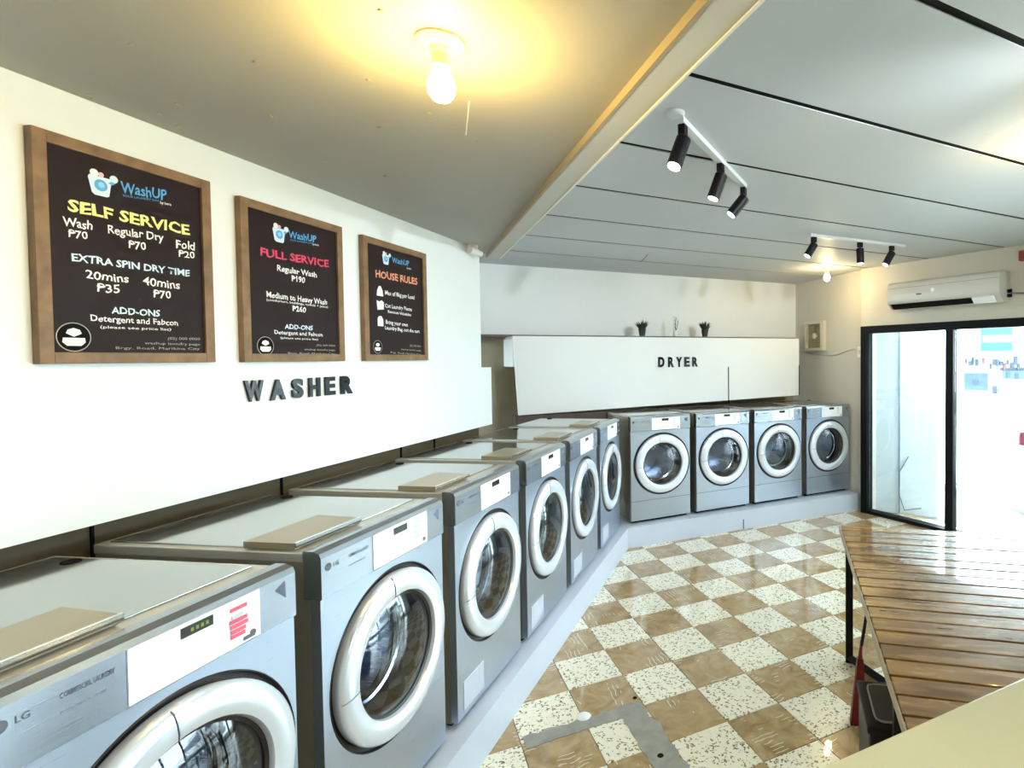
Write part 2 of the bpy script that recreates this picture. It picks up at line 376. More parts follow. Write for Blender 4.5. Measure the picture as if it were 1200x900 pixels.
ys = [v*(ZR-HC)/.892 for v in (-1.9, -.97, -.335, .30, .975, 1.575, 2.195, 2.845, 3.495, 4.13, 4.775, 5.75)]
sl = .025
for k in range(len(ys)-1):
    g = .015
    y0, y1 = ys[k]+g, ys[k+1]-g; x0 = -2.4 if k > 8 else .62; x1 = 4.60+max(0, 4.5-y0)*.18
    bm = bm_new(); pts = [(x0, y0+sl*(x0-.7)), (x1, y0+sl*(x1-.7)), (x1, y1+sl*(x1-.7)), (x0, y1+sl*(x0-.7))]
    prism(bm, [(p[0], min(p[1], 6.1)) for p in pts], ZR, ZR+.0038); obj('panel', bm, CEILR, cr)
q = Zp(759, 300, ZR); bm = bm_new(); tube(bm, [Zp(759, 298, ZR), Zp(755, 303, ZR), Zp(750, 307, ZR)], .004, 6); obj('wire', bm, GRAYP, cr)
# ceiling beam between the two ceilings
bm = bm_new()
b0, b1 = Zp(573.5, 299, 2.46), Zp(674, 180, 2.46); b2 = Zp(594, 294, 2.46)
box(bm, b0.x+.0, b0.x+.088, -2, 4.37, 2.46, 2.66, bev=.004); struct('trim_8', bm, BEAM)
bm = bm_new(); box(bm, b0.x+.088, b0.x+.096, -2, 4.37, 2.456, 2.66); struct('trim_9', bm, mat('white_trim', (.9, .9, .88), .4))
bm = bm_new(); box(bm, b0.x-.012, b0.x, -2, 4.36, 2.458, 2.50); struct('trim_10', bm, mat('tan_trim', (.40, .33, .22), .5))

# plinths
def fl2(u, d): p = FL.P(u, d, 0); return (p.x, p.y)
bend_t = (1.796, 4.634)
bm = bm_new()
dv = Vector((bend_t[0], bend_t[1], 0))
near = dv - FL.d*6.8
prism(bm, [bend_t, (near.x, near.y), fl2(-6.9, .86), fl2(-.6, .86), (1.45, 5.7), (1.80, 5.7)], 0, KB-.001)
struct('trim_1', bm, PLINTH)
bm = bm_new()
prism(bm, [(bend_t[0]+.001, bend_t[1]), (1.802, 5.75), (4.59, 5.75), (4.505, 4.578)], 0, KB-.001)
struct('trim_2', bm, PLINTH)
bm = bm_new(); q = Zp(870.5, 620); box(bm, q.x-.003, q.x+.003, 4.600, 4.612, .005, .10); o = struct('trim_11', bm, GRAYP)

# ------------------------------------------------------------------ machines
def ring_plate(bm, x0, x1, z0, z1, cx, cz, r, y0, y1, n=64):
    """plate with a round hole"""
    pts = []
    for i in range(n):
        t = 2*PI*i/n; dx, dz = math.cos(t), math.sin(t)
        k = min(((x1-cx) if dx > 0 else (cx-x0))/max(abs(dx), 1e-6), ((z1-cz) if dz > 0 else (cz-z0))/max(abs(dz), 1e-6))
        pts.append((cx+dx*k, cz+dz*k, cx+dx*r, cz+dz*r))
    for c in ((x0, z0), (x1, z0), (x1, z1), (x0, z1)):
        i = min(range(n), key=lambda i: (pts[i][0]-c[0])**2+(pts[i][1]-c[1])**2); pts[i] = (c[0], c[1], pts[i][2], pts[i][3])
    A = [bm.verts.new((p[0], y0, p[1])) for p in pts]; B = [bm.verts.new((p[2], y0, p[3])) for p in pts]
    A2 = [bm.verts.new((p[0], y1, p[1])) for p in pts]; B2 = [bm.verts.new((p[2], y1, p[3])) for p in pts]
    for i in range(n):
        j = (i+1) % n
        bm.faces.new((A[i], A[j], B[j], B[i])); bm.faces.new((A2[i], B2[i], B2[j], A2[j]))
        bm.faces.new((A[i], A2[i], A2[j], A[j])); bm.faces.new((B[i], B[j], B2[j], B2[i]))
DCX, DCZ, RO, RI = MW*.515, .535, .272, .196
def lg_text(parent, u, z, h, m_):
    bm = bm_new(); lathe(bm, [(.011, 0), (.011, .0015)], 20, 'y', (u-.02, -.0075, z+h*.5), cap0=True, cap1=True); obj('logo', bm, m_, parent)
    me, x0, x1, y0, y1 = textmesh('LG', .012)
    k = h/.7
    for v in me.vertices: v.co = Vector((u+(v.co.x-x0)*k, -.0067, z+v.co.y*k))
    me.materials.append(m_); o = bpy.data.objects.new('lettering', me); C.objects.link(o); o.parent = parent
def flat_text(parent, s, u, z, h, m_, y=-.0067, bold=.01, name='lettering', wmax=None):
    me, x0, x1, y0, y1 = textmesh(s, bold, 0, 2); k = h/.7; kx = k if wmax is None else wmax/(x1-x0)
    for v in me.vertices: v.co = Vector((u+(v.co.x-x0)*kx, y, z+v.co.y*k))
    me.materials.append(m_); o = bpy.data.objects.new(name, me); C.objects.link(o); o.parent = parent; return o
def make_machine(kind, label, group):
    t = thing('washing_machine' if kind == 'w' else 'tumble_dryer', label, 'washing machine' if kind == 'w' else 'dryer', group=group)
    W, D, H = MW, MD, MH
    bm = bm_new()                                   # open-fronted cabinet shell
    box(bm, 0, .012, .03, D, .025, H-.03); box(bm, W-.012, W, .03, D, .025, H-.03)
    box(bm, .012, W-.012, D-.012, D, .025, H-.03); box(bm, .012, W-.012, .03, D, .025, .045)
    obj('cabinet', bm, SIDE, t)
    bm = bm_new()                                   # dark skirt line and feet
    box(bm, .02, W-.02, .04, .06, .004, .03); obj('skirt', bm, BLACK, t)
    for x in (.05, W-.05):
        for y in (.08, D-.06):
            bm = bm_new(); lathe(bm, [(.022, 0), (.022, .012), (.012, .014), (.012, .03)], 12, c=(x, y, 0), cap0=True, cap1=True); obj('foot', bm, FOOTM, t)
    # lid
    bm = bm_new(); box(bm, .0, W, .045, D+.01, H-.032, H-.004, bev=.004); lid = obj('lid', bm, LIDRIM, t)
    bm = bm_new(); box(bm, .022, W-.022, .10, D-.02, H-.006, H+.001, bev=.002); obj('lid_panel', bm, TOPM, lid)
    bm = bm_new(); lathe(bm, [(.021, H-.004), (.021, H+.003), (.017, H+.005)], 16, c=(W-.05, D-.115, 0), cap1=True); obj('plug', bm, BLACK, lid, True)
    bm = bm_new()                                   # raised tray cover near the front left
    M = Matrix.Translation((0, 0, 0)); prism(bm, [(.01, .085), (.27, .085), (.285, .25), (.01, .25)], H+.001, H+.019)
    if kind == 'w':
        tr = obj('tray_cover', bm, TRAY, t); bx('tray_edge', CHROME2, tr, .008, .272, .078, .086, H+.007, H+.021)
    else: bm.free()
    # front
    FB = H-.136
    bm = bm_new(); ring_plate(bm, 0, W, .03, FB-.003, DCX, DCZ, RO+.016, 0, .03); obj('front_panel', bm, FRONT, t)
    bm = bm_new()
    prof = [(-.006, FB+.001), (-.006, H-.020), (.0, H-.006), (.02, H+.001), (.05, H+.001), (.05, FB+.001)]
    a = [bm.verts.new((-.0012, p[0], p[1])) for p in prof]; b = [bm.verts.new((W+.0012, p[0], p[1])) for p in prof]
    bm.faces.new(a); bm.faces.new(b[::-1])
    for i in range(len(prof)): j = (i+1) % len(prof); bm.faces.new((a[i], b[i], b[j], a[j]))
    cp = obj('control_panel', bm, BAND, t)
    bm = bm_new(); box(bm, .210, .500, -.0085, -.004, FB+.004, H-.020, bev=.001); obj('control_plate', bm, WPANEL, cp)
    bx('display', LCD, cp, .310, .380, -.0105, -.008, H-.050, H-.028)
    for i in range(4): bx('button', mat('grey_button', (.62, .66, .70), .4), cp, .425, .452, -.0105, -.008, H-.045-i*.018, H-.036-i*.018)
    bm = bm_new(); lathe(bm, [(.007, -.011), (.007, -.008)], 14, 'y', (.478, 0, FB+.02), cap0=True, cap1=True); obj('knob', bm, GRAYP, cp)
    lg_text(cp, .045, H-.056, .012, GRAYP)
    flat_text(cp, 'COMMERCIAL LAUNDRY', .105, H-.052, .010, GRAYP, wmax=.085)
    flat_text(cp, 'HIGH EFFICIENCY', .105, H-.079, .005, mat('faint_print', (.3, .32, .36), .4), wmax=.07)
    bm = bm_new(); prism(bm, [(.545, H-.045), (.575, H-.030), (.577, H-.075)], 0, .0012)
    for v in bm.verts: v.co = Vector((v.co.x, -.006-v.co.z, v.co.y))
    obj('emblem', bm, mat('emblem_blue', (.12, .14, .22), .3), cp)
    # door
    bm = bm_new(); lathe(bm, [(RO+.016, .03), (RO+.018, .0), (RO+.015, -.003), (RO+.012, .012), (RO-.006, .014), (RO-.006, -.006)], 64, 'y', (DCX, 0, DCZ)); dr0 = obj('door_recess', bm, RUBBER_SHADE, t, True)  # shadow round the door put into the colour as a dark annulus
    bm = bm_new(); lathe(bm, [(RO-.004, .01), (RO, -.010), (RO-.003, -.020), (RO-.012, -.027), (RO-.035, -.031), (RI+.018, -.030), (RI+.004, -.026), (RI, -.018), (RI-.002, .02)], 72, 'y', (DCX, 0, DCZ)); dr = obj('door_ring', bm, CHROME, t, True)
    bm = bm_new(); lathe(bm, [(RI-.001, -.014), (RI-.010, -.010), (RI-.016, .03), (RI-.022, .10), (RI-.020, .14)], 56, 'y', (DCX, 0, DCZ)); obj('gasket', bm, RUBBER_SHADE, t, True)
    bm = bm_new(); lathe(bm, [(RI-.004, -.006), (RI-.03, -.016), (RI*.6, -.030), (RI*.3, -.036), (.001, -.038)], 56, 'y', (DCX, 0, DCZ)); obj('glass', bm, DOORGLASS, dr, True)
    for an in (math.radians(98), math.radians(184)):
        bm = bm_new(); ca, sa = math.cos(an), math.sin(an)
        tube(bm, [(DCX+ca*r, y, DCZ+sa*r) for r, y in ((RI+.004, -.0265), (RI+.018, -.0305), (RO-.035, -.0315), (RO-.012, -.0275), (RO-.003, -.0205))], .0016, 6); obj('seam', bm, GRAYP, dr)
    # drum and lifters
    bm = bm_new(); lathe(bm, [(RI-.014, .13), (.235, .15), (.24, .20), (.24, .55), (.22, .60), (.06, .57), (.05, .55), (.001, .55)], 40, 'y', (DCX, 0, DCZ)); drm = obj('drum', bm, DRUM, t, True)
    for k in range(3):
        an = 2*PI*k/3+.5; bm = bm_new(); ca, sa = math.cos(an), math.sin(an); tube(bm, [(DCX+ca*.225, .20, DCZ+sa*.225), (DCX+ca*.21, .38, DCZ+sa*.21), (DCX+ca*.225, .54, DCZ+sa*.225)], .022, 8); obj('lifter', bm, CHROME2, drm, True)
    bm = bm_new(); lathe(bm, [(RI-.03, .10), (RI-.020, .095), (RI-.018, .11), (RI-.03, .115)], 48, 'y', (DCX, 0, DCZ)); obj('drum_rim', bm, CHROME2, drm, True)
    if kind == 'w':
        bx('filter_cover', LABELW, t, .045, .215, -.003, .001, .055, .175, bev=.001)
    else:
        bm = bm_new(); box(bm, 0, W, -.0006, .001, .205, .209); obj('seam', bm, GRAYP, t)
    bm = bm_new(); box(bm, W-.002, W+.014, .02, .035, H-.175, H-.155, bev=.003); obj('side_screw', bm, CHROME2, t)
    return t
PW = .6977
wlab = ['front-loading washer nearest the camera, cut off by the frame, pink marks on its control panel',
        'front-loading washer second from the camera, beside the one with pink marks',
        'front-loading washer third from the camera, its tilted tray cover pale tan',
        'front-loading washer fourth from the camera, under the edge of the white wall panel',
        'front-loading washer fifth from the camera, second from the corner plinth bend',
        'front-loading washer at the far corner end of the washer row, next to the dryers']
proto = make_machine('w', wlab[1], 'row of steel front-loading washers')
W = []
for i in range(6):
    loc = FL.P((i-5)*PW-MW, 0, KB)
    if i == 1: o = proto; o.location = loc; o.rotation_euler = (0, 0, FL.a)
    else: o = dup(proto, loc, FL.a, wlab[i])
    W.append(o)
# pink marks and lit digits on the nearest panel
cp = [c for c in W[0].children if c.name.startswith('control_panel')][0]
for i in range(4): bx('digit', GREEN, cp, .330+i*.011, .336+i*.011, -.0112, -.0104, MH-.043, MH-.035)
for k, (z, a_, b_) in enumerate(((MH-.040, .420, .462), (MH-.068, .418, .462), (MH-.080, .420, .464), (MH-.092, .421, .458), (MH-.103, .420, .456))):
    bx('pink_mark', PINK, cp, a_, b_, -.0118, -.0106, z-.0045, z+.0045, bev=.0005)
bx('tag', GRAYP, cp, .452, .482, -.0112, -.0102, MH-.125, MH-.117)
dlab = ['front-loading dryer beside the row corner, leftmost on the long white plinth',
        'front-loading dryer second from the corner, under the black lettering',
        'front-loading dryer third from the corner, second from the glass door',
        'front-loading dryer nearest the glass door, against the cream wall']
dproto = make_machine('d', dlab[0], 'row of steel front-loading dryers')
PD = .6775
for i in range(4):
    loc = FD.P(i*PD-.003, 0, KB)
    if i == 0: dproto.location = loc; dproto.rotation_euler = (0, 0, FD.a)
    else: dup(dproto, loc, FD.a, dlab[i])

# ------------------------------------------------------------------ menu boards
WOOD = mat('board_wood', (.30, .17, .075), .5, noise=.45, nscale=16)
BOARD = mat('board_brown', (.016, .006, .007), .55, spec=.25, noise=.15, nscale=4)
CH_W = mat('print_white', (.92, .90, .90), .6); CH_Y = mat('print_yellow', (.90, .86, .30), .6); CH_B = mat('print_light_blue', (.70, .85, .98), .6)
CH_BL = mat('print_blue', (.10, .40, .80), .6); CH_R = mat('print_red', (.75, .05, .12), .6); CH_O = mat('print_orange', (.85, .32, .18), .6)
CH_G = mat('print_grey', (.45, .42, .38), .6)
DEP = .72
def board(pl, pr, ph_t, ph_b, label, prz, lines, icon, badge, contacts):
    u0, _ = FL.at(pl, 300, DEP); u1, _ = FL.at(pr, 300, DEP)
    t = thing('menu_board', label, 'menu board', FL.P(0, 0, 0), FL.a, 'framed menu boards on the white wall')
    t.location = FL.P((u0+u1)/2, DEP, ph_b); off = -(u0+u1)/2
    w2 = (u1-u0)/2; h = ph_t-ph_b; fw = .033
    bx('board', BOARD, t, -w2+fw*.7, w2-fw*.7, .002, .018, fw*.7, h-fw*.7)
    for a in ((-w2, -w2+fw, 0, h), (w2-fw, w2, 0, h), (-w2+fw, w2-fw, 0, fw), (-w2+fw, w2-fw, h-fw, h)):
        bx('frame', WOOD, t, a[0], a[1], -.006, .019, a[2], a[3], bev=.002)
    def conv(o): o.location = (off, .0012, -ph_b)
    for s, p0, p1, hp, m_, bo in lines:
        # cap height in metres from the photo's pixel height
        z0 = FL.at(p0[0], p0[1], DEP)[1]; z1 = FL.at(p0[0], p0[1]-hp, DEP)[1]
        me, x0, x1, y0, y1 = textmesh(s, bo*.8, 0, 2, .026, len(s)*1.3)
        ua, za = FL.at(p0[0], p0[1], DEP); ub, zb = FL.at(p1[0], p1[1], DEP)
        kx = (ub-ua)/(x1-x0); kz = (z1-z0)/.72; zz = (za+zb)/2 if abs(za-zb) < .03 else za
        for v in me.vertices: x, y = v.co.x, v.co.y; v.co = Vector((ua+(x-x0)*kx+off, .0010, za+(zb-za)*(x-x0)/(x1-x0)+y*kz-ph_b))
        me.materials.append(m_); o = bpy.data.objects.new('lettering', me); C.objects.link(o); o.parent = t
        if s.startswith('P') and s[1:].isdigit():      # the peso bar
            um = ua+(ub-ua)*.16; zm = za+(z1-z0)*.62
            bx('peso_bar', m_, t, um-(ub-ua)*.19+off, um+(ub-ua)*.20+off, .0008, .0011, zm-ph_b, zm-ph_b+(z1-z0)*.10)
    # logo: small white washer with a blue window and bubbles
    ic, iz = FL.at(*icon[0], DEP); s_ = icon[1]
    def flat(poly, nm, m_, y): 
        bm = bm_new(); vs = [bm.verts.new((ic+off+p[0]*s_, y, iz-ph_b+p[1]*s_)) for p in poly]; bm.faces.new(vs); return obj(nm, bm, m_, t)
    circ = lambda cx, cz, r, n=18: [(cx+r*math.cos(2*PI*k/n), cz+r*math.sin(2*PI*k/n)) for k in range(n)]
    flat([(-.46, .36), (.40, .36), (.46, .25), (.34, -.50), (.24, -.56), (-.26, -.56), (-.38, -.46), (-.52, .24)], 'logo', CH_B, .0011)
    flat(circ(.0, -.05, .28), 'logo_window', CH_BL, .0008); flat(circ(.02, -.03, .14), 'logo_window', mat('print_sky', (.3, .65, .9), .6), .0006)
    flat(circ(-.26, .48, .18), 'logo_bubble', CH_W, .0009); flat(circ(.02, .46, .12), 'logo_bubble', mat('print_pink', (.8, .5, .6), .6), .0009)
    flat(circ(.56, .40, .18), 'logo_bubble', CH_B, .0009); flat([(.30, .16), (.50, .28), (.62, .2), (.46, .08)], 'logo_bubble', CH_BL, .0009)
    bc, bz = FL.at(*badge[0], DEP); ic, iz, s_ = bc, bz, badge[1]
    flat(circ(0, 0, 1.0, 28), 'badge', CH_G, .0011); flat(circ(0, 0, .94, 28), 'badge', BLACK, .0009)
    flat([(-.45, .25), (0, .02), (.45, .25), (.35, .5), (0, .62), (-.35, .5)], 'badge', CH_W, .0007)
    flat([(-.62, -.05), (.62, -.05), (.66, -.35), (.4, -.6), (-.4, -.6), (-.66, -.35)], 'badge', CH_W, .0007)
    return t
W_, Y_, B_ = CH_W, CH_Y, CH_B
board(40, 247.5, 2.350, 1.704, 'large dark menu board with yellow SELF SERVICE heading, leftmost on the wall', 0, [
    ('WashUP', (141.7, 225.5), (195.8, 234.3), 13, CH_BL, .02), ('YOUR LAUNDRY DAY', (144, 230), (187, 236.5), 2.4, CH_BL, .0), ('by hera', (188, 238.5), (201, 241), 3, W_, .03),
    ('SELF SERVICE', (80, 246.7), (222.7, 275.2), 14, Y_, .035),
    ('Wash', (74, 264), (108.7, 269.5), 11, W_, .02), ('P70', (81, 277.5), (103.5, 280.5), 9, W_, .02),
    ('Regular Dry', (126.7, 273), (192, 282.5), 10, W_, .02), ('P70', (151.5, 290.5), (171.7, 293), 9, W_, .02),
    ('Fold', (207, 290.5), (228.7, 293), 10, W_, .02), ('P20', (210, 300.7), (228.7, 303), 8, W_, .02),
    ('EXTRA SPIN DRY TIME', (84.7, 305.3), (222.7, 323.9), 9, B_, .03),
    ('20mins', (101, 326), (151.5, 331.5), 10, W_, .02), ('P35', (114.7, 341.7), (141, 343.5), 10, W_, .02),
    ('40mins', (168, 333.5), (211.5, 339), 10, W_, .02), ('P70', (180.7, 348.3), (201, 350), 9, W_, .02),
    ('ADD-ONS', (131, 367), (188, 371), 8, B_, .03), ('Detergent and Fabcon', (106.5, 376), (209, 381.5), 7.5, W_, .02),
    ('(please see price list)', (117.7, 384.5), (201, 387.5), 3.4, W_, .01),
    ('(02) 000 0000', (197, 398), (234.7, 398.6), 3, CH_G, .0), ('washup laundry page', (170, 403.3), (234.7, 404.8), 3, CH_G, .0), ('Brgy. Road, Marikina City', (136, 409), (234.7, 410), 3, CH_G, .0)],
    ((118.5, 216), .062), ((87, 395), .042), None)
board(281.5, 400.5, 2.334, 1.703, 'dark menu board with red FULL SERVICE heading, middle of the three', 0, [
    ('WashUP', (338.3, 278.5), (371, 284), 8.5, CH_BL, .02), ('YOUR LAUNDRY DAY', (340, 282), (366, 286), 1.8, CH_BL, .0), ('by hera', (366.5, 287), (374, 288.3), 2.2, W_, .03),
    ('FULL SERVICE', (305.4, 299.2), (385.6, 313.3), 9.5, CH_R, .035),
    ('Regular Wash', (325, 317), (371.5, 325.2), 7, W_, .025), ('P190', (342.4, 329.4), (357.8, 331.5), 7, W_, .025),
    ('Medium to Heavy Wash', (312.6, 348), (383.5, 357.3), 7, W_, .025), ('(comforters, beddings, towels + jeans)', (312.6, 352.2), (384.5, 361), 2.8, W_, .01),
    ('P260', (343.4, 364.2), (358.9, 366.2), 6.5, W_, .025), ('ADD-ONS', (334, 385), (367, 387), 5.5, B_, .03),
    ('Detergent and Fabcon', (321.9, 391.2), (378.4, 394.3), 4.6, W_, .02), ('(please see price list)', (329, 396.8), (373, 398.8), 2.3, W_, .01),
    ('(02) 000 0000', (371, 405.5), (393, 406.2), 2.2, CH_G, .0), ('washup laundry page', (357, 410.2), (393, 411.2), 2.2, CH_G, .0), ('Brgy. Road, Marikina City', (338, 414.7), (393, 415.7), 2.2, CH_G, .0)],
    ((327.6, 274), .062), ((311.5, 405.5), .038), None)
b3 = board(424.5, 498.5, 2.330, 1.702, 'dark menu board with orange HOUSE RULES heading, nearest the security camera', 0, [
    ('WashUP', (459.6, 307.5), (479.7, 311.7), 6.5, CH_BL, .02), ('by hera', (477, 315), (482, 316), 2, W_, .03),
    ('HOUSE RULES', (440.3, 324.5), (489.4, 333.5), 8.5, CH_O, .035),
    ('Max of 8kg per Load', (451.5, 345), (486, 350.8), 5, W_, .02), ('Cut Laundry Pieces', (451.5, 360), (483, 364.6), 4.6, W_, .02), ('Remove Valuables', (454.8, 366.5), (482, 370.5), 3.4, W_, .02),
    ('Bring your own', (452.4, 379.3), (478, 382.7), 4.6, W_, .02), ('Laundry Bag, not the cart', (451.5, 385.8), (491.8, 390.3), 4.2, W_, .02),
    ('(02) 000 0000', (480.5, 405.8), (493.4, 406.8), 2, CH_G, .0), ('washup laundry page', (470, 410), (493.4, 411.7), 2, CH_G, .0), ('Brgy. Road, Marikina City', (458, 413.7), (493.4, 416.3), 2, CH_G, .0)],
    ((452.5, 303), .056), ((443, 406.5), .034), None)
for (px_, py_), pol in zip(((445.4, 341), (446, 357.5), (446, 376.3)), ([(-1, -1), (1, -1), (.8, .2), (.25, 1), (-.25, 1), (-.8, .2)], [(-.9, -1), (1, -.8), (1.1, .6), (.4, 1), (-.3, .7), (-1.1, .9)], [(-.8, -1), (.9, -1), (.9, .3), (.4, 1), (-.4, 1), (-.8, .5)])):
    u, z = FL.at(px_, py_, DEP); bm = bm_new(); c = b3.location; uc = (Vector((c.x, c.y, 0))-FL.o).dot(FL.d)
    bm.faces.new([bm.verts.new((u-uc+a*.026, .001, z-1.702+b*.026)) for a, b in pol]); obj('bag_icon', bm, W_, b3)

# ------------------------------------------------------------------ raised wall letters
LET = mat('gloss_black_letter', (.006, .007, .009), .22, spec=.35)
def wall_sign(word, fr, dep, spans, tops, bots, name_label, ext):
    t = thing('wall_lettering', name_label, 'sign', fr.P(0, dep, 0), fr.a)
    u0 = fr.at(spans[0][0], 450, dep)[0]; t.location = fr.P(u0, dep, 0)
    for ch, (a, b), tp, bt in zip(word, spans, tops, bots):
        ua = fr.at(a, bt, dep)[0]; ub = fr.at(b, bt, dep)[0]; z0 = fr.at((a+b)/2, bt, dep)[1]; z1 = fr.at((a+b)/2, tp, dep)[1]
        me, x0, x1, y0, y1 = textmesh(ch, .045, .5, 4)
        for v in me.vertices: v.co = Vector((ua-u0+(v.co.x-x0)/(x1-x0)*(ub-ua), -.002-ext*(v.co.z+.5), z0+(v.co.y-y0)/(y1-y0)*(z1-z0)))
        me.materials.append(LET); o = bpy.data.objects.new('letter', me); C.objects.link(o); o.parent = t
wall_sign('WASHER', FL, .74, [(284.5, 307), (315, 332.5), (340.5, 353.5), (360.5, 373.5), (379.5, 391), (398, 411.5)], [445.5, 444.5, 443.5, 442.5, 441.5, 440.5], [470.5, 468.8, 466.6, 464.8, 463, 461.5], 'raised glossy black letters spelling WASHER under the menu boards', .010)
wall_sign('DRYER', FD, .625, [(771.2, 778.2), (782.6, 789.4), (792, 799), (801.5, 807.7), (811, 817.2)], [418.3]*5, [430.2, 430.2, 430, 429.8, 429.6], 'raised glossy black letters spelling DRYER on the fascia over the dryers', .012)

# ------------------------------------------------------------------ security camera
t = thing('security_camera', 'small white dome security camera at the far end of the left wall', 'security camera', FL.P(-1.20, .70, 2.47), FL.a)
wht = mat('white_plastic', (.80, .80, .76), .4)
bm = bm_new(); lathe(bm, [(.035, .015), (.035, -.005), (.02, -.02), (.015, -.03)], 20, cap0=True, cap1=True); obj('mount', bm, wht, t, True)
bm = bm_new(); tube(bm, [(-.06, -.01, -.03), (.0, -.02, -.035), (.045, -.035, -.042)], .022, 14); obj('housing', bm, wht, t, True)
bm = bm_new(); tube(bm, [(.044, -.034, -.042), (.054, -.038, -.044)], .016, 14); obj('lens', bm, BLACK, t, True)

# ------------------------------------------------------------------ bare bulbs
PORC = mat('porcelain', (.80, .74, .58), .3)
def bulb(px_, py_, z, label, watt, col, emi):
    q = Zp(px_, py_, z); t = thing('ceiling_bulb', label, 'lamp', (q.x, q.y, z), 0, 'bare bulbs on the ceiling')
    bm = bm_new(); lathe(bm, [(.056, 0), (.056, -.006), (.050, -.010), (.044, -.016), (.028, -.020), (.024, -.030), (.020, -.034), (.020, -.062)], 28, cap0=True, cap1=True); obj('socket', bm, PORC, t, True)
    for sx in (-.036, .036):
        bm = bm_new(); lathe(bm, [(.004, -.012), (.004, -.0175)], 8, c=(sx, 0, 0), cap0=True, cap1=True); obj('screw', bm, GRAYP, t)
    bm = bm_new(); lathe(bm, [(.0145, -.055), (.016, -.068), (.026, -.085), (.033, -.105), (.031, -.125), (.02, -.142), (.001, -.149)], 24, cap0=True); o = obj('bulb', bm, mat('lit_bulb_%s' % ('warm' if emi > 30 else 'far'), (1, .9, .6), .4, emit=col, es=emi), t, True)
    L = bpy.data.lights.new('bulb_light', 'POINT'); L.energy = watt; L.color = col; L.shadow_soft_size = .03
    lo = bpy.data.objects.new('bulb_light', L); C.objects.link(lo); lo.parent = t; lo.location = (0, 0, -.185); return t
bulb(516, 48, ZL, 'lit bare bulb on the lower ceiling, nearest the camera', 7, (1, .70, .19), 60)
bulb(969, 313, ZR, 'small lit bare bulb at the far end near the exhaust fan', 4, (1, .75, .35), 25)
bulb(1240, 165, ZR, 'lit bare bulb over the wooden table, past the right edge', 1.0, (1, .75, .3), 60)

# ------------------------------------------------------------------ track lights
WTR = mat('track_white', (.60, .62, .62), .35)
LEDM = mat('led_face', (1, 1, 1), .4, emit=(1, .9, .7), es=12); LEDOFF = mat('led_dim', (.9, .92, .95), .3, emit=(.9, .95, 1), es=1.6)
def track(p0, p1, z, label, heads, canopy, watt=14):
    a, b = (Zp(*p0, z), Zp(*p1, z)) if len(p0) == 2 else (Vector(p0), Vector(p1)); L_ = (b-a).length; an = math.atan2(b.y-a.y, b.x-a.x)
    t = thing('track_light', label, 'track light', (a.x, a.y, z), an, 'ceiling track lights')
    bx('track', WTR, t, 0, L_, -.017, .017, -.022, 0, bev=.002)
    if canopy:
        bm = bm_new(); lathe(bm, [(.035, 0), (.035, -.01), (.028, -.016)], 20, c=(-.045, 0, 0), cap0=True, cap1=True); obj('canopy', bm, WTR, t, True)
    bx('end_cap', WTR, t, -.012, .0, -.019, .019, -.026, 0)
    for k, (u, dx, dy, len_, lit) in enumerate(heads):
        x = u*L_; s = bpy.data.objects.new('spotlight', None)
        bm = bm_new(); box(bm, x-.02, x+.02, -.014, .014, -.062, -.022, bev=.003); hd = obj('adapter', bm, BLK, t)
        bm = bm_new(); tube(bm, [(x, 0, -.06), (x, 0, -.088)], .008, 8); obj('stem', bm, BLK, hd)
        d = Vector((dx, dy, -1)).normalized(); d = Matrix.Rotation(-an, 3, 'Z') @ d
        c0 = Vector((x, 0, -.083)) - d*.012; c1 = c0+d*len_
        bm = bm_new(); tube(bm, [c0, c0+d*.003, c1], .030, 20, taper=[.9, 1, 1]); hs = obj('spotlight', bm, BLK, hd, True)
        bm = bm_new(); tube(bm, [c1-d*.001, c1+d*.004], .025, 18); obj('led', bm, LEDM if lit else LEDOFF, hd)
        if lit or 1:
            Ld = bpy.data.lights.new('spot', 'SPOT'); Ld.energy = watt; Ld.spot_size = 1.25; Ld.spot_blend = 1.0; Ld.color = (.86, .95, 1); Ld.shadow_soft_size = .025
            lo = bpy.data.objects.new('spot', Ld); C.objects.link(lo); lo.parent = t; lo.location = c1+d*.012
            lo.rotation_mode = 'QUATERNION'; lo.rotation_quaternion = (-d).to_track_quat('Z', 'Y')
    return t
track((797, 137), (872, 216), ZR, 'white ceiling track with three black spotlights, the larger one near the beam', [(.03, -.42, -.10, .13, True), (.55, -.35, .10, .12, False), (.985, -.75, .30, .12, False)], True)
track((950, 274), (1060, 287), ZR, 'smaller white ceiling track with three black spotlights near the air conditioner', [(.03, -.6, .2, .11, False), (.5, .0, -.05, .12, False), (.85, -.55, .2, .12, False)], False)

track((.95, -.9, ZR), (1.5, -1.4, ZR), ZR, 'added unseen ceiling track with three spotlights behind the camera, brightening the left wall', [(.05, -1.5, .9, .12, False), (.5, -1.5, .2, .12, False), (.95, -1.5, 1.8, .12, False)], True, 60)  # added out of view to brighten the left wall
track((2.0, .45, ZR), (2.7, .45, ZR), ZR, 'added unseen ceiling track with three spotlights over the slatted table, brightening the fascia', [(.05, -1.2, 3.0, .12, False), (.5, .1, 3.0, .12, False), (.95, .8, 3.0, .12, False)], True, 90)  # added out of view so the dryer fascia gets brighter

